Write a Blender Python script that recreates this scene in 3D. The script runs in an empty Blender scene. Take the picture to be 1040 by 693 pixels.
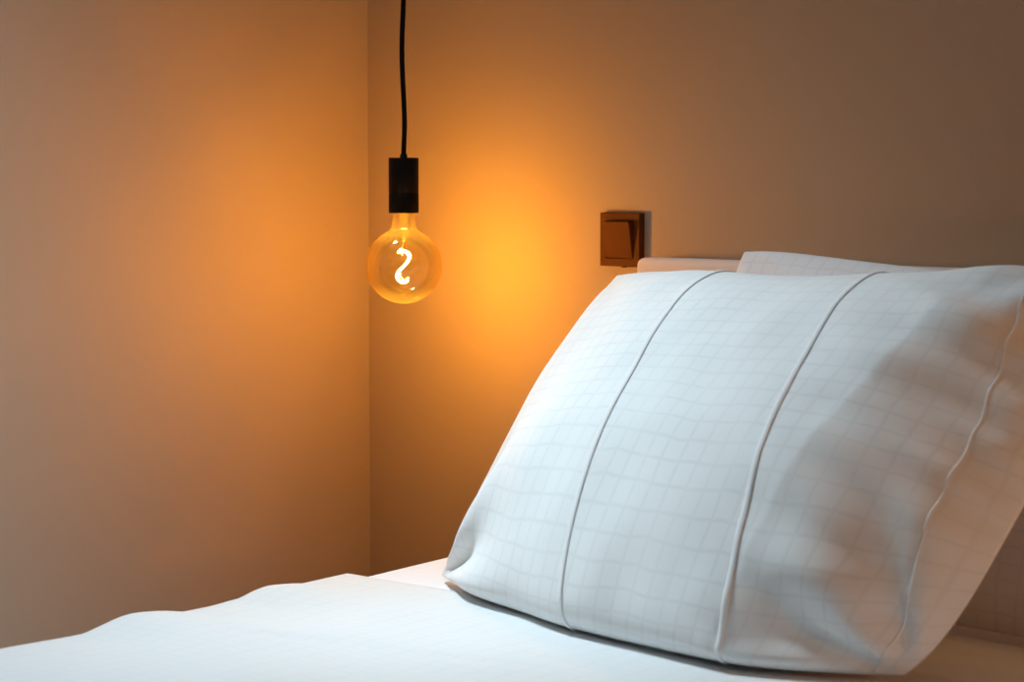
import bpy, bmesh, math, random
from mathutils import Vector, noise, Matrix

random.seed(4)
scene = bpy.context.scene
C = scene.collection
PI = math.pi
V = Vector

# ------------------------------------------------------------------ helpers
def link(name, me, mat=None, parent=None, smooth=True):
    o = bpy.data.objects.new(name, me)
    C.objects.link(o)
    if mat is not None:
        me.materials.append(mat)
    if smooth:
        for p in me.polygons:
            p.use_smooth = True
    if parent is not None:
        o.parent = parent
    return o

def from_bm(name, bm, mat=None, parent=None, smooth=True):
    me = bpy.data.meshes.new(name)
    bm.normal_update()
    bm.to_mesh(me)
    bm.free()
    return link(name, me, mat, parent, smooth)

def tag(o, label=None, cat=None, group=None, kind=None):
    if label: o['label'] = label
    if cat: o['category'] = cat
    if group: o['group'] = group
    if kind: o['kind'] = kind
    return o

def empty(name, loc=(0, 0, 0)):
    o = bpy.data.objects.new(name, None)
    o.location = loc
    o.empty_display_size = 0.1
    C.objects.link(o)
    return o

def box_bm(lo, hi, bev=0.0, seg=3):
    bm = bmesh.new()
    bmesh.ops.create_cube(bm, size=1.0)
    for v in bm.verts:
        v.co = V([(lo[i] + hi[i]) / 2 + v.co[i] * (hi[i] - lo[i]) for i in range(3)])
    if bev > 0:
        bmesh.ops.bevel(bm, geom=bm.edges[:], offset=bev, segments=seg, affect='EDGES', profile=0.5)
    return bm

def lathe_bm(profile, n=48):
    bm = bmesh.new()
    rings = []
    for r, z in profile:
        if r < 1e-6:
            rings.append([bm.verts.new((0, 0, z))])
        else:
            rings.append([bm.verts.new((r * math.cos(2 * PI * k / n), r * math.sin(2 * PI * k / n), z)) for k in range(n)])
    for a, b in zip(rings, rings[1:]):
        for k in range(n):
            k2 = (k + 1) % n
            if len(a) == 1 and len(b) == 1: continue
            if len(a) == 1: bm.faces.new((a[0], b[k2], b[k]))
            elif len(b) == 1: bm.faces.new((a[k], a[k2], b[0]))
            else: bm.faces.new((a[k], a[k2], b[k2], b[k]))
    bmesh.ops.recalc_face_normals(bm, faces=bm.faces[:])
    return bm

def tube_bm(pts, radii, n=12, side=None, flat=1.0):
    """swept tube; flat squeezes it along the given side vectors' normal"""
    bm = bmesh.new()
    rings = []
    m = len(pts)
    ref = V((0.3, 0.9, 0.2)).normalized()
    for i, p in enumerate(pts):
        t = (pts[min(i + 1, m - 1)] - pts[max(i - 1, 0)]).normalized()
        if side is not None:
            nn = side[i]
            a = t.cross(nn).normalized()
            b = a.cross(t).normalized()
        else:
            a = t.cross(ref).normalized()
            b = a.cross(t).normalized()
        r = radii if isinstance(radii, (int, float)) else radii[i]
        rings.append([bm.verts.new(p + a * r * math.cos(2 * PI * k / n) + b * r * flat * math.sin(2 * PI * k / n)) for k in range(n)])
    for A, B in zip(rings, rings[1:]):
        for k in range(n):
            bm.faces.new((A[k], A[(k + 1) % n], B[(k + 1) % n], B[k]))
    bm.faces.new(rings[0][::-1])
    bm.faces.new(rings[-1])
    bmesh.ops.recalc_face_normals(bm, faces=bm.faces[:])
    return bm

def sstep(a, b, x):
    t = max(0.0, min(1.0, (x - a) / (b - a)))
    return t * t * (3 - 2 * t)

def gauss(x, s):
    return math.exp(-(x / s) ** 2)

# ------------------------------------------------------------------ materials
def new_mat(name):
    m = bpy.data.materials.new(name)
    m.use_nodes = True
    nt = m.node_tree
    b = nt.nodes['Principled BSDF']
    return m, nt, b

def simple(name, col, rough=0.5, spec=0.3, metal=0.0, nscale=0, bump=0.0, var=0.0):
    m, nt, b = new_mat(name)
    b.inputs['Roughness'].default_value = rough
    b.inputs['Specular IOR Level'].default_value = spec
    b.inputs['Metallic'].default_value = metal
    b.inputs['Base Color'].default_value = (*col, 1)
    if nscale:
        tc = nt.nodes.new('ShaderNodeTexCoord')
        n = nt.nodes.new('ShaderNodeTexNoise')
        n.inputs['Scale'].default_value = nscale
        n.inputs['Detail'].default_value = 4
        nt.links.new(tc.outputs['Object'], n.inputs['Vector'])
        if var:
            mx = nt.nodes.new('ShaderNodeMix'); mx.data_type = 'RGBA'
            mx.inputs['A'].default_value = (*[c * (1 - var) for c in col], 1)
            mx.inputs['B'].default_value = (*[min(1, c * (1 + var)) for c in col], 1)
            nt.links.new(n.outputs['Fac'], mx.inputs['Factor'])
            nt.links.new(mx.outputs['Result'], b.inputs['Base Color'])
        if bump:
            bp = nt.nodes.new('ShaderNodeBump')
            bp.inputs['Strength'].default_value = bump
            bp.inputs['Distance'].default_value = 0.002
            nt.links.new(n.outputs['Fac'], bp.inputs['Height'])
            nt.links.new(bp.outputs['Normal'], b.inputs['Normal'])
    return m

def linen(name, col, line, cu, cv, strength=0.42, width=0.13, bump=0.12, rough=0.85):
    """woven cotton with a fine check of slightly darker threads, laid out on the UVs (in metres)"""
    m, nt, b = new_mat(name)
    N, L = nt.nodes.new, nt.links.new
    b.inputs['Roughness'].default_value = rough
    b.inputs['Specular IOR Level'].default_value = 0.15
    b.inputs['Sheen Weight'].default_value = 0.08
    uv = N('ShaderNodeUVMap')
    # slightly wobbling threads
    nz = N('ShaderNodeTexNoise'); nz.inputs['Scale'].default_value = 9; nz.inputs['Detail'].default_value = 2
    L(uv.outputs['UV'], nz.inputs['Vector'])
    sb = N('ShaderNodeVectorMath'); sb.operation = 'SUBTRACT'; sb.inputs[1].default_value = (.5, .5, .5)
    L(nz.outputs['Color'], sb.inputs[0])
    sc = N('ShaderNodeVectorMath'); sc.operation = 'SCALE'; sc.inputs['Scale'].default_value = 0.018
    L(sb.outputs[0], sc.inputs[0])
    ad = N('ShaderNodeVectorMath'); ad.operation = 'ADD'
    L(uv.outputs['UV'], ad.inputs[0]); L(sc.outputs[0], ad.inputs[1])
    sp = N('ShaderNodeSeparateXYZ'); L(ad.outputs[0], sp.inputs[0])
    outs = []
    for ax, cell in (('X', cu), ('Y', cv)):
        d = N('ShaderNodeMath'); d.operation = 'DIVIDE'; d.inputs[1].default_value = cell; L(sp.outputs[ax], d.inputs[0])
        pp = N('ShaderNodeMath'); pp.operation = 'PINGPONG'; pp.inputs[1].default_value = 0.5; L(d.outputs[0], pp.inputs[0])
        mr = N('ShaderNodeMapRange'); mr.interpolation_type = 'SMOOTHSTEP'
        mr.inputs['From Min'].default_value = 0.0; mr.inputs['From Max'].default_value = width
        mr.inputs['To Min'].default_value = 1.0; mr.inputs['To Max'].default_value = 0.0
        L(pp.outputs[0], mr.inputs['Value'])
        outs.append(mr)
    mxm = N('ShaderNodeMath'); mxm.operation = 'MAXIMUM'
    L(outs[0].outputs[0], mxm.inputs[0]); L(outs[1].outputs[0], mxm.inputs[1])
    # uneven weave
    n2 = N('ShaderNodeTexNoise'); n2.inputs['Scale'].default_value = 14; n2.inputs['Detail'].default_value = 3
    L(uv.outputs['UV'], n2.inputs['Vector'])
    ml = N('ShaderNodeMath'); ml.operation = 'MULTIPLY'; L(mxm.outputs[0], ml.inputs[0]); L(n2.outputs['Fac'], ml.inputs[1])
    m2 = N('ShaderNodeMath'); m2.operation = 'MULTIPLY'; m2.inputs[1].default_value = 1.7 * strength; m2.use_clamp = True; L(ml.outputs[0], m2.inputs[0])
    mix = N('ShaderNodeMix'); mix.data_type = 'RGBA'
    mix.inputs['A'].default_value = (*col, 1); mix.inputs['B'].default_value = (*line, 1)
    L(m2.outputs[0], mix.inputs['Factor'])
    L(mix.outputs['Result'], b.inputs['Base Color'])
    bp = N('ShaderNodeBump'); bp.inputs['Strength'].default_value = bump; bp.inputs['Distance'].default_value = 0.0015
    bp.invert = True
    L(m2.outputs[0], bp.inputs['Height'])
    L(bp.outputs['Normal'], b.inputs['Normal'])
    return m

M_wall = simple('wall_paint', (0.515, 0.375, 0.268), 0.8, 0.12, nscale=160, bump=0.06)
M_floor = simple('oak_floor', (0.30, 0.19, 0.11), 0.5, 0.3, nscale=5, var=0.2)
M_ceil = simple('ceiling_paint', (0.75, 0.66, 0.56), 0.9, 0.1, nscale=120, bump=0.04)
M_black = simple('black_metal', (0.007, 0.004, 0.003), 0.6, 0.10, nscale=300, bump=0.03)
M_cord = simple('black_fabric_cord', (0.008, 0.007, 0.007), 0.9, 0.1, nscale=900, bump=0.3)
M_switch = simple('dark_bronze_plastic', (0.13, 0.036, 0.007), 0.6, 0.08, nscale=400, bump=0.03)
M_brass = simple('brass', (0.85, 0.6, 0.28), 0.3, 0.5, 1.0)
M_head = simple('headboard_fabric', (0.80, 0.66, 0.60), 0.85, 0.15, nscale=500, bump=0.15)
M_wood = simple('bed_frame_paint', (0.55, 0.45, 0.38), 0.6, 0.25, nscale=40, var=0.05)
M_pillow = linen('checked_cotton', (0.83, 0.83, 0.83), (0.70, 0.685, 0.69), 0.0275, 0.0215)
M_pillow2 = linen('checked_cotton_back', (0.80, 0.75, 0.75), (0.66, 0.60, 0.60), 0.028, 0.020)
M_pleat = simple('pleat_cotton', (0.83, 0.82, 0.82), 0.85, 0.15, nscale=300, bump=0.1)
M_duvet = linen('duvet_cotton', (0.70, 0.705, 0.71), (0.63, 0.635, 0.645), 0.034, 0.017, 0.45)
M_sheet = linen('sheet_cotton', (0.80, 0.82, 0.86), (0.75, 0.77, 0.81), 0.02, 0.02, 0.5)

# amber coated thin glass
def glass_mat():
    m = bpy.data.materials.new('amber_glass'); m.use_nodes = True
    nt = m.node_tree; nt.nodes.clear(); N, L = nt.nodes.new, nt.links.new
    out = N('ShaderNodeOutputMaterial')
    tr = N('ShaderNodeBsdfTransparent')
    lw = N('ShaderNodeLayerWeight'); lw.inputs['Blend'].default_value = 0.35
    tint = N('ShaderNodeMix'); tint.data_type = 'RGBA'
    tint.inputs['A'].default_value = (1.0, 0.95, 0.80, 1); tint.inputs['B'].default_value = (0.98, 0.84, 0.46, 1)
    L(lw.outputs['Facing'], tint.inputs['Factor'])
    L(tint.outputs['Result'], tr.inputs['Color'])
    gl = N('ShaderNodeBsdfGlossy'); gl.inputs['Roughness'].default_value = 0.04
    gl.inputs['Color'].default_value = (1.0, 0.86, 0.62, 1)
    fr = N('ShaderNodeMath'); fr.operation = 'MULTIPLY_ADD'
    fr.inputs[1].default_value = 0.35; fr.inputs[2].default_value = 0.05; fr.use_clamp = True
    L(lw.outputs['Fresnel'], fr.inputs[0])
    mx = N('ShaderNodeMixShader')
    L(fr.outputs[0], mx.inputs['Fac']); L(tr.outputs[0], mx.inputs[1]); L(gl.outputs[0], mx.inputs[2])
    # bright shoulder and bottom of the globe, painted in as a faint translucent glow
    tc = N('ShaderNodeTexCoord'); sp = N('ShaderNodeSeparateXYZ'); L(tc.outputs['Object'], sp.inputs[0])
    ab = N('ShaderNodeMath'); ab.operation = 'ABSOLUTE'; L(sp.outputs['Z'], ab.inputs[0])
    mr = N('ShaderNodeMapRange'); mr.interpolation_type = 'SMOOTHSTEP'
    mr.inputs['From Min'].default_value = 0.025; mr.inputs['From Max'].default_value = 0.060
    mr.inputs['To Min'].default_value = 0.0015; mr.inputs['To Max'].default_value = 0.018
    L(ab.outputs[0], mr.inputs['Value'])
    tl = N('ShaderNodeBsdfTranslucent'); tl.inputs['Color'].default_value = (1.0, 1.0, 0.9, 1)
    mt = N('ShaderNodeMixShader'); L(mr.outputs[0], mt.inputs['Fac']); L(mx.outputs[0], mt.inputs[1]); L(tl.outputs[0], mt.inputs[2])
    L(mt.outputs[0], out.inputs['Surface'])
    return m
M_glass = glass_mat()

def clear_mat():
    m = bpy.data.materials.new('stem_glass'); m.use_nodes = True
    nt = m.node_tree; nt.nodes.clear(); N, L = nt.nodes.new, nt.links.new
    out = N('ShaderNodeOutputMaterial')
    tr = N('ShaderNodeBsdfTransparent'); tr.inputs['Color'].default_value = (1, .95, .85, 1)
    tl = N('ShaderNodeBsdfDiffuse'); tl.inputs['Color'].default_value = (1, .85, .55, 1)
    mx = N('ShaderNodeMixShader'); mx.inputs['Fac'].default_value = 0.03
    L(tr.outputs[0], mx.inputs[1]); L(tl.outputs[0], mx.inputs[2]); L(mx.outputs[0], out.inputs['Surface'])
    return m
M_stem = clear_mat()

def emit_mat(name, col, s):
    m = bpy.data.materials.new(name); m.use_nodes = True
    nt = m.node_tree; nt.nodes.clear(); N, L = nt.nodes.new, nt.links.new
    out = N('ShaderNodeOutputMaterial'); e = N('ShaderNodeEmission')
    e.inputs['Color'].default_value = (*col, 1); e.inputs['Strength'].default_value = s
    L(e.outputs[0], out.inputs['Surface'])
    return m
M_fil = emit_mat('glowing_filament', (1.0, 0.445, 0.030), 2080.0)

# ------------------------------------------------------------------ room shell
def structure(name, lo, hi, mat):
    o = from_bm(name, box_bm(lo, hi), mat, smooth=False)
    tag(o, kind='structure')
    return o
structure('wall_left', (-0.12, -4.2, 0), (0, 0.0, 2.5), M_wall)
structure('wall_back', (-0.12, 0, 0), (4.2, 0.12, 2.5), M_wall)
structure('floor', (-0.12, -4.2, -0.1), (4.2, 0.12, 0), M_floor)
structure('ceiling', (-0.12, -4.2, 2.5), (4.2, 0.12, 2.6), M_ceil)

# ------------------------------------------------------------------ bed
BZ = 0.545
SZ = 0.560          # top of bedding
X0, X1 = 0.600, 2.40
bed = empty('bed', (1.5, -1.05, 0))
tag(bed, 'double bed with a low pale pink upholstered headboard against the back wall', 'bed')
def bedpart(name, bm, mat, smooth=True):
    for v in bm.verts: v.co -= bed.location
    return from_bm(name, bm, mat, bed, smooth)
bedpart('headboard', box_bm((0.680, -0.055, 0.12), (2.45, -0.002, 0.997), 0.012, 4), M_head)
bedpart('frame', box_bm((0.645, -2.13, 0.14), (2.40, -0.057, 0.30), 0.012), M_wood)
for lx in (0.70, 2.34):
    for ly in (-2.05, -0.16):
        bm = lathe_bm([(0, 0), (0.022, 0), (0.028, 0.145), (0, 0.145)], 20)
        for v in bm.verts: v.co += V((lx, ly, 0))
        bedpart('leg', bm, M_wood)

def settle(co):
    """the bed's near edge: swings out a little towards the foot and lies a little higher at the head"""
    wx = max(0.0, 1 - max(0.0, co.x - X0) / 1.6)
    wz = 1 - sstep(0.02, 0.26, co.x - X0)
    d = max(-0.28, min(0.40, -0.60 - co.y))
    co.x += 0.085 * d * wx
    if co.z > 0.35:
        co.z -= 0.026 * d * wz
    return co

# mattress with its fitted sheet
bm = box_bm((0.612, -2.10, 0.302), (2.385, -0.060, SZ), 0.022, 5)
for k in range(24):
    bmesh.ops.bisect_plane(bm, geom=bm.verts[:] + bm.edges[:] + bm.faces[:], plane_co=(0, -0.28 - 0.035 * k, 0), plane_no=(0, 1, 0))
for k in range(10):
    bmesh.ops.bisect_plane(bm, geom=bm.verts[:] + bm.edges[:] + bm.faces[:], plane_co=(X0 + 0.03 + 0.03 * k, 0, 0), plane_no=(1, 0, 0))
for v in bm.verts:
    settle(v.co)
uvl = bm.loops.layers.uv.new('UVMap')
for f in bm.faces:
    for l in f.loops:
        l[uvl].uv = (l.vert.co.x, l.vert.co.y)
mattress = from_bm('mattress', bm, M_sheet)
tag(mattress, 'thick mattress in a white fitted sheet under the pillows', 'mattress')

# ------------------------------------------------------------------ duvet
def duvet():
    NX, NY = 150, 190
    y_head, y_foot = -0.578, -2.16
    bm = bmesh.new()
    uvl = bm.loops.layers.uv.new('UVMap')
    W = X1 - X0
    drop = 0.27
    total = W + 2 * drop
    R = 0.035
    grid, st = [], []
    for j in range(NY + 1):
        t = j / NY
        yy = y_head + (y_foot - y_head) * t
        row, srow = [], []
        for i in range(NX + 1):
            s = -drop + total * i / NX
            # cross-section: hang, rounded shoulder, flat top
            def prof(s):
                if s < 0:
                    return V((X0 - 0.006, 0, BZ - R + s)), V((-1, 0, 0))
                if s < R * PI / 2:
                    a = s / R
                    return V((X0 + R - R * math.cos(a) , 0, BZ - R + R * math.sin(a))), V((-math.cos(a), 0, math.sin(a)))
                return None
            p = prof(s)
            if p is None:
                q = prof(W - s)
                if q is None:
                    p = (V((X0 + R + (s - R * PI / 2), 0, BZ)), V((0, 0, 1)))
                else:
                    p = (V((X0 + X1 - q[0].x + 0.0, 0, q[0].z)), V((-q[1].x, 0, q[1].z)))
            co, n = p
            co = co.copy(); co.y = yy + (1 - t) * 0.06 * (co.x - X0) + 0.014 * noise.noise(V((co.x * 3.1, 7.7, 0)))
            # puff and creases
            edge = gauss(s - 0.05, 0.16)
            h = (1 - 0.8 * edge) * (0.008 * noise.noise(V((co.x * 2.2, yy * 3.2, 1.3))) + 0.005 * noise.noise(V((co.x * 5, yy * 7, 4.2))))
            # ridges along the wall-side edge (the silhouette)
            h += edge * (0.014 * gauss(yy + 0.725, 0.062) - 0.008 * gauss(yy + 0.835, 0.03) + 0.019 * gauss(yy + 0.96, .075) + 0.004 * sstep(1.04, 1.12, -yy) - 0.003)
            # long creases running diagonal
            c1 = (yy + 0.90 - 0.28 * (co.x - 0.95))
            h -= 0.006 * gauss(c1, 0.009) * sstep(0.70, 0.9, co.x) * (1 - sstep(1.05, 1.25, co.x))
            c2 = (yy + 0.80 + 0.2 * (co.x - 1.2))
            h -= 0.006 * gauss(c2, 0.010) * sstep(1.08, 1.2, co.x) * (1 - sstep(1.4, 1.6, co.x))
            # pinned flat just at the head hem
            hem = sstep(0.0, 0.03, t)
            co += n * (h * (0.1 + 0.9 * max(edge, sstep(0.0, 0.22, t))) + 0.003 * hem + 0.015)
            if co.z > BZ - 0.05:
                co.z = max(co.z, SZ + 0.003) if n.z > 0.9 else co.z
            row.append(bm.verts.new(settle(co))); srow.append((s, yy))
        grid.append(row); st.append(srow)
    for j in range(NY):
        for i in range(NX):
            f = bm.faces.new((grid[j][i], grid[j + 1][i], grid[j + 1][i + 1], grid[j][i + 1]))
            for l, (a, b) in zip(f.loops, ((j, i), (j + 1, i), (j + 1, i + 1), (j, i + 1))):
                l[uvl].uv = st[a][b]
    o = from_bm('duvet', bm, M_duvet)
    md = o.modifiers.new('thick', 'SOLIDIFY'); md.thickness = 0.005; md.offset = 1
    tag(o, 'white puffy duvet with a fine check weave spread over the bed', 'duvet')
    return o
duvet()

# ------------------------------------------------------------------ pillows
class PillowShape:
    def __init__(s, BL, BR, TL, TR, tf, tb, seed, wr=1.0, slump=0.0, slope=0.0, bow=0.0, lift=0.004, leftp=2.3):
        s.leftp = leftp
        s.bow, s.lift = bow, lift
        s.BL, s.BR, s.TL, s.TR = map(V, (BL, BR, TL, TR))
        s.tf, s.tb, s.seed, s.wr, s.slump, s.slope = tf, tb, seed, wr, slump, slope
        s.w = (s.BR - s.BL).length; s.h = (s.TL - s.BL).length
        s.U = ((s.BR - s.BL) + (s.TR - s.TL)).normalized()
        s.Vv = ((s.TL - s.BL) + (s.TR - s.BR)).normalized()
        s.N = s.U.cross(s.Vv).normalized()
    def mid(s, u, v):
        p = s.BL * (1 - u) * (1 - v) + s.BR * u * (1 - v) + s.TL * (1 - u) * v + s.TR * u * v
        a, b = 2 * u - 1, 2 * v - 1
        # the sides pull in a little between the corners
        p += s.U * (a * (0.012 if a > 0 else -0.016) * (1 - b * b) - a * (0.014 if b > 0 else 0.008 if a < 0 else 0.026) * abs(b) ** 7) + s.Vv * (-b * 0.024 * (1 - a * a) * (1.0 if b > 0 else 0.0) - b * (0.014 if b > 0 else 0.002) * abs(a) ** 7)
        return p
    def point(s, u, v, sgn):
        a, b = 2 * u - 1, 2 * v - 1
        ea = max(0.0, 1 - abs(a) ** (2.3 if a > 0 else s.leftp)) ; eb = max(0.0, 1 - abs(b) ** 2.3)
        if a > 0:
            lin = max(0.0, min(1.0, (1 - a) / (0.30 + 0.24 * (1 - v))))
            lin = (lin * (1.6 - 0.6 * lin) if lin < 1 else 1.0)
            lin = lin - 0.0
            ea = ea + (lin ** 1.45 - ea) * s.slope
        T = (ea ** 0.62) * (eb ** (0.58 if b > 0 else 0.54))
        p = s.mid(u, v)
        p.y -= s.bow * (1 - v) ** 2 * max(0.0, 1 - a * a) ** 0.9 * (1 + 0.35 * a) 
        if sgn < 0:
            return p - s.N * s.tb * T
        rgt = sstep(0.62, 0.95, u)
        T *= 1 + 0.16 * (0.5 - v)
        d = s.tf * T
        fade = min(1.0, (ea * eb) ** 0.5 * 2.2)
        x, y = u * s.w, v * s.h
        k = s.seed
        # broad unevenness
        d += fade * s.wr * (0.006 * noise.noise(V((x * 5, y * 5, k))) + 0.0022 * noise.noise(V((x * 13, y * 13, k + 3))))
        # pull folds fanning out of the four corners
        for cu, cv, amp, fr in ((0, 0, 1.9, 9), (1, 0, 1.5, 10), (0, 1, .4, 7), (1, 1, 0.8, 8)):
            dx, dy = (u - cu) * s.w, (v - cv) * s.h
            r = math.hypot(dx, dy)
            ang = math.atan2(abs(dy), abs(dx))
            d += s.wr * amp * 0.006 * math.sin(ang * fr + 1.1 * cu + noise.noise(V((x * 6, y * 6, k + 9))) * 1.2) * sstep(0.01, 0.06, r) * (1 - sstep(0.10, 0.27, r)) * fade
        # sagging folds across the right-hand third
        q = y + 0.28 * (x - 0.8 * s.w) 
        d += s.wr * rgt * fade * (0.0105 * noise.noise(V((x * 3.6, q * 14, k + 5))) + 0.009 * noise.noise(V((x * 5.0, q * 27, k + 6))))
        d += s.wr * rgt * (1 - sstep(0.90, 0.99, u)) * fade * 0.0075 * (0.6 - 2.2 * abs(noise.noise(V((x * 3.0, q * 10, k + 15)))))
        d += s.wr * fade * 0.004 * noise.noise(V((x * 9 + y * 5, y * 3.0, k + 7))) * (1 - sstep(.1, .35, v))
        w = s.slump * (1 - sstep(0.0, 0.42, v))
        dirn = s.N * (1 - w) + V((0.02, -1.0, -0.12)) * w
        q = p + dirn * d
        q.z = max(q.z, SZ + s.lift)
        return q
    def build(s, name, mat, parent, NU=190, NV=130):
        bm = bmesh.new(); uvl = bm.loops.layers.uv.new('UVMap')
        def warp(t):  # denser towards the rims
            return 0.5 - 0.5 * math.cos(PI * t) * (0.55 + 0.45 * abs(math.cos(PI * t))) if False else 0.5 * (1 + math.copysign(abs(2 * t - 1) ** 0.8, 2 * t - 1))
        us = [math.sin((i / NU - .5) * PI) * .25 + (i / NU) * .5 + .25 for i in range(NU + 1)]
        vs = [math.sin((j / NV - .5) * PI) * .25 + (j / NV) * .5 + .25 for j in range(NV + 1)]
        us[0] = vs[0] = 0.0; us[-1] = vs[-1] = 1.0
        org = parent.matrix_world.translation if parent else V((0, 0, 0))
        org = parent.location if parent else V((0, 0, 0))
        F = [[bm.verts.new(s.point(u, v, 1) - org) for u in us] for v in vs]
        B = []
        for j, v in enumerate(vs):
            row = []
            for i, u in enumerate(us):
                if i in (0, NU) or j in (0, NV): row.append(F[j][i])
                else: row.append(bm.verts.new(s.point(u, v, -1) - org))
            B.append(row)
        for j in range(NV):
            for i in range(NU):
                ids = ((j, i), (j, i + 1), (j + 1, i + 1), (j + 1, i))
                for G, rev in ((F, False), (B, True)):
                    sel = ids[::-1] if rev else ids
                    f = bm.faces.new([G[a][b] for a, b in sel])
                    for l, (a, b) in zip(f.loops, sel):
                        l[uvl].uv = (us[b] * s.w, vs[a] * s.h)
        return from_bm(name, bm, mat, parent)

# front pillow, leaning
fp = PillowShape(BL=(0.720, -0.507, SZ + 0.008), BR=(1.562, -0.572, SZ + 0.014),
                 TL=(0.785, -0.215, 0.990), TR=(1.625, -0.235, 1.015), tf=0.138, tb=0.045, seed=2.0, wr=1.5, slump=0.9, slope=1.0, bow=0.085, lift=0.0115, leftp=2.7)
e = empty('pillow', (1.08, -0.48, SZ))
tag(e, 'large white checked pillow with stitched pleats leaning in front on the bed', 'pillow', 'pillows at the head of the bed')
fp.build('pillowcase', M_pillow, e)
def pleat(shape, u0, u1, r, mat, par, bend=0.0):
    pts, nr = [], []
    n = 90
    for k in range(n + 1):
        v = 0.012 + 0.976 * k / n
        u = u0 + (u1 - u0) * v + bend * math.sin(PI * v)
        p = shape.point(u, v, 1)
        du = shape.point(u + .004, v, 1) - shape.point(u - .004, v, 1)
        dv = shape.point(u, min(1, v + .004), 1) - shape.point(u, v - .004, 1)
        nn = du.cross(dv).normalized()
        pts.append(p + nn * r * 0.15 - par.location); nr.append(nn)
    return from_bm('pleat', tube_bm(pts, r, 10, side=nr, flat=0.42), mat, par)
pleat(fp, 0.462, 0.300, 0.0040, M_pleat, e)
pleat(fp, 0.772, 0.618, 0.0042, M_pleat, e)
pleat(fp, 0.962, 0.905, 0.0015, M_pleat, e)

# back pillow, standing against the headboard
bp_ = PillowShape(BL=(0.90, -0.275, SZ + 0.012), BR=(1.83, -0.30, SZ + 0.012),
                  TL=(0.945, -0.128, 1.028), TR=(1.83, -0.13, 1.010), tf=0.055, tb=0.035, seed=11.0, wr=0.8)
e2 = empty('pillow', (1.36, -0.28, SZ))
tag(e2, 'white pillow standing upright against the headboard behind the leaning pillow', 'pillow', 'pillows at the head of the bed')
bp_.build('pillowcase', M_pillow2, e2, 150, 100)

# ------------------------------------------------------------------ light switch
sw = empty('light_switch', (0.610, 0, 1.022))
tag(sw, 'square dark bronze rocker light switch on the back wall above the headboard', 'light switch')
S = 0.042
# frame: a bevelled ring
bm = bmesh.new()
def ring(half, y):
    return [bm.verts.new((sx * half, y, sz * half)) for sx, sz in ((-1, -1), (1, -1), (1, 1), (-1, 1))]
rs = [ring(S, 0.0), ring(S, -0.0105), ring(S - 0.0012, -0.0117), ring(0.0300, -0.0117), ring(0.0295, -0.0112), ring(0.0295, -0.002)]
for A, B in zip(rs, rs[1:]):
    for k in range(4):
        bm.faces.new((A[k], A[(k + 1) % 4], B[(k + 1) % 4], B[k]))
bm.faces.new(rs[-1]); bm.faces.new(rs[0][::-1])
bmesh.ops.recalc_face_normals(bm, faces=bm.faces[:])
from_bm('frame', bm, M_switch, sw, False)
# rocker: wedge, its top edge standing out, its bottom edge pressed in
bm = bmesh.new()
h = 0.0287
yb, yt = -0.0125, -0.0225
q = [(-h, -0.003, -h), (h, -0.003, -h), (h, -0.003, h), (-h, -0.003, h),
     (-h, yb, -h), (h, yb, -h), (h, yt, h), (-h, yt, h)]
vv = [bm.verts.new(c) for c in q]
for f in ((0, 1, 2, 3), (4, 5, 6, 7), (0, 1, 5, 4), (1, 2, 6, 5), (2, 3, 7, 6), (3, 0, 4, 7)):
    bm.faces.new([vv[k] for k in f])
bmesh.ops.recalc_face_normals(bm, faces=bm.faces[:])
bmesh.ops.bevel(bm, geom=bm.edges[:], offset=0.0009, segments=2, affect='EDGES')
from_bm('rocker', bm, M_switch, sw, False)
# small release notch under the frame
from_bm('latch', box_bm((0.002, -0.009, -S - 0.0016), (0.009, -0.003, -S + 0.0005), 0.0005, 1), M_switch, sw, False)

# ------------------------------------------------------------------ pendant lamp
BX, BY, BULBZ = 0.354, -0.2355, 0.980
R = 0.0600
lamp = empty('pendant_lamp', (BX, BY, 0))
tag(lamp, 'black pendant lamp holder hanging on a thin black cord in the corner', 'pendant lamp')
z_s0 = BULBZ + 0.0835      # bottom of the holder
z_s1 = z_s0 + 0.087
prof = [(0, z_s0 + 0.012), (0.0200, z_s0 + 0.012), (0.0205, z_s0), (0.0235, z_s0), (0.0238, z_s0 + 0.001), (0.0238, z_s0 + 0.0305), (0.0232, z_s0 + 0.031),
        (0.0232, z_s0 + 0.0318), (0.0238, z_s0 + 0.0323), (0.0238, z_s1 - 0.0012), (0.0228, z_s1), (0.006, z_s1), (0.0055, z_s1 + 0.006), (0, z_s1 + 0.006)]
from_bm('lamp_holder', lathe_bm(prof, 64), M_black, lamp)
pts = []
for k in range(81):
    t = k / 80
    z = z_s1 + 0.002 + (2.497 - z_s1) * t
    dz = z - z_s1
    wob = 0.0016 * math.sin(dz * 27 + 0.3) * sstep(0, .05, dz) * (1 - sstep(.3, .6, dz))
    pts.append(V((wob * 0.9 - 0.0006 * sstep(0, .3, dz), wob * 0.7, z)))
from_bm('cord', tube_bm(pts, 0.0040, 14), M_cord, lamp)
from_bm('ceiling_rose', lathe_bm([(0, 2.455), (0.035, 2.455), (0.045, 2.462), (0.05, 2.499), (0, 2.499)], 40), M_black, lamp)

bulb = empty('light_bulb', (BX, BY, BULBZ))
tag(bulb, 'large glowing amber globe bulb with a curled filament, screwed into the pendant', 'light bulb')
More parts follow.
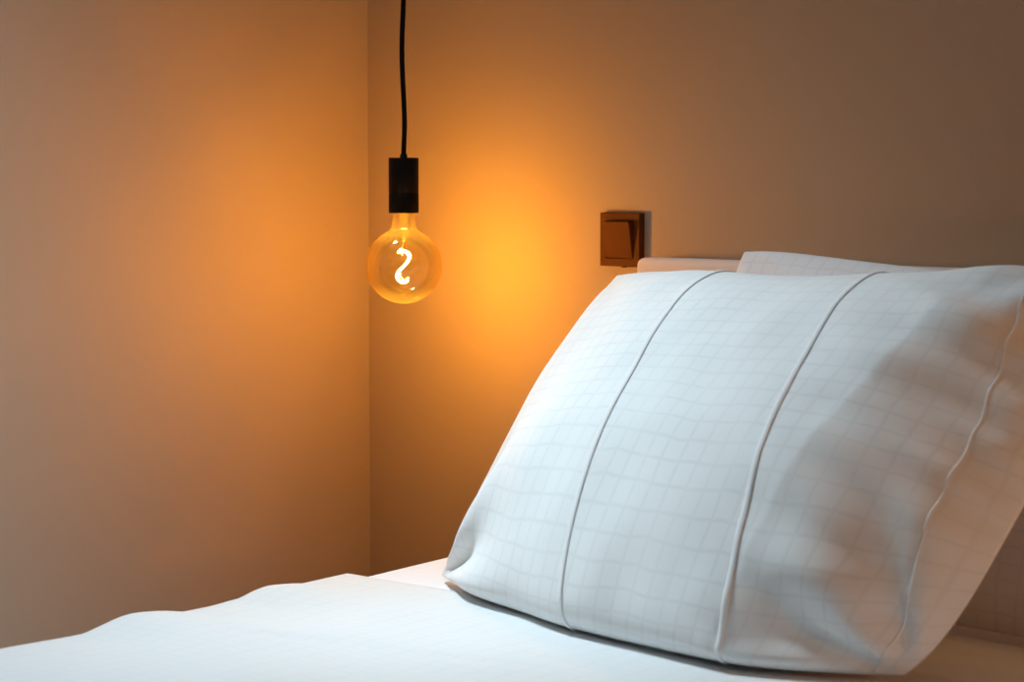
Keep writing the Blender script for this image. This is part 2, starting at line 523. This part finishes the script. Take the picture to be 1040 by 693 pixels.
# globe with neck
gp = []
a_neck = math.asin(0.0225 / R)
for k in range(49):
    a = -PI / 2 + (PI - a_neck - 0.02) * k / 48
    gp.append((max(0, R * math.cos(a)), R * math.sin(a)))
gp[0] = (0, -R)
zn = gp[-1][1]
gp += [(0.0205, zn + 0.004), (0.0185, zn + 0.010), (0.0178, zn + 0.018), (0.0178, 0.0845)]
from_bm('globe', lathe_bm(gp, 72), M_glass, bulb)
from_bm('screw_cap', lathe_bm([(0, 0.084), (0.0172, 0.084), (0.0172, 0.0945), (0, 0.0945)], 32), M_brass, bulb)
from_bm('stem', lathe_bm([(0, 0.0838), (0.006, 0.0838), (0.0048, 0.064), (0.0075, 0.056), (0.006, 0.049), (0.0028, 0.046), (0.0022, 0.038), (0, 0.0375)], 24), M_stem, bulb)
# spiral LED filament: an S seen from the bed side
axR = V((0.707, 0.707, 0)); axF = V((-0.707, 0.707, 0))
ctrl = [(-0.0045, 0.026, 0.002), (-0.0085, 0.0215, 0.004), (-0.004, 0.0245, 0.008), (0.004, 0.021, 0.006), (0.0085, 0.014, 0.0), (0.0045, 0.0055, -0.006),
        (-0.002, -0.002, -0.007), (-0.0085, -0.009, -0.003), (-0.0115, -0.018, 0.004), (-0.0065, -0.0255, 0.007), (0.001, -0.0262, 0.003), (0.0055, -0.0235, -0.002)]
cp = [axR * a + V((0, 0, b)) + axF * c for a, b, c in ctrl]
def catmull(P, n=12):
    out = []
    Q = [P[0] * 2 - P[1]] + P + [P[-1] * 2 - P[-2]]
    for i in range(1, len(Q) - 2):
        p0, p1, p2, p3 = Q[i - 1:i + 3]
        for k in range(n):
            t = k / n
            out.append(0.5 * ((2 * p1) + (p2 - p0) * t + (2 * p0 - 5 * p1 + 4 * p2 - p3) * t * t + (3 * p1 - p0 - 3 * p2 + p3) * t ** 3))
    out.append(P[-1]); return out
from_bm('filament', tube_bm(catmull(cp), 0.0014, 10), M_fil, bulb)
wire = [cp[0], V((-0.001, -0.001, 0.034)), V((0, 0, 0.040))]
from_bm('lead_wire', tube_bm(catmull(wire, 8), 0.0006, 8), M_brass, bulb)

# ------------------------------------------------------------------ lights
def lamp_obj(name, kind, energy, col, loc, target=None, **kw):
    d = bpy.data.lights.new(name, kind)
    d.energy = energy; d.color = col
    for k, v in kw.items(): setattr(d, k, v)
    o = bpy.data.objects.new(name, d); C.objects.link(o)
    o.location = loc
    if target is not None:
        o.rotation_euler = (V(target) - V(loc)).to_track_quat('-Z', 'Y').to_euler()
    return o
lamp_obj('daylight', 'AREA', 5.4, (0.70, 0.90, 1.0), (0.17, -0.80, 2.44), (1.05, -0.75, 0.60), shape='RECTANGLE', size=0.28, size_y=0.28, spread=math.radians(57))
lamp_obj('near_bed_fill', 'AREA', 0.25, (0.75, 0.92, 1.0), (0.2, -1.7, 1.7), (0.8, -1.25, 0.55), shape='RECTANGLE', size=0.4, size_y=0.4, spread=math.radians(60))  # added fill to brighten the near part of the bed
lamp_obj('left_wall_cool_fill', 'AREA', 16.0, (0.46, 0.76, 1.0), (3.6, -3.3, 1.6), (0, -2.10, 0.70), shape='RECTANGLE', size=0.4, size_y=0.4, spread=math.radians(46))  # added cool fill aimed at the near part of the left wall
lamp_obj('far_side_warm_fill', 'POINT', 9.5, (1.0, 0.48, 0.20), (2.62, -0.42, 0.86), shadow_soft_size=0.03)  # added warm fill for the pillow's shaded right side, no fixture behind it

w = bpy.data.worlds.new('World'); scene.world = w
w.use_nodes = True
bg = w.node_tree.nodes['Background']
bg.inputs['Color'].default_value = (0.85, 0.78, 0.75, 1)
bg.inputs['Strength'].default_value = 0.015

# ------------------------------------------------------------------ camera
cam = bpy.data.cameras.new('camera')
co = bpy.data.objects.new('camera', cam); C.objects.link(co)
cam.sensor_width = 36; cam.lens = 75.0
co.location = (2.86, -2.50, 1.12)
pitch = math.atan((346.5 - 180) / 2167)
fwd = V((-math.cos(PI / 4) * math.cos(pitch), math.sin(PI / 4) * math.cos(pitch), -math.sin(pitch)))
co.rotation_euler = fwd.to_track_quat('-Z', 'Y').to_euler()
cam.dof.use_dof = True; cam.dof.focus_distance = 3.2; cam.dof.aperture_fstop = 7.0
scene.camera = co
scene.view_settings.view_transform = 'Standard'
scene.view_settings.look = 'None'
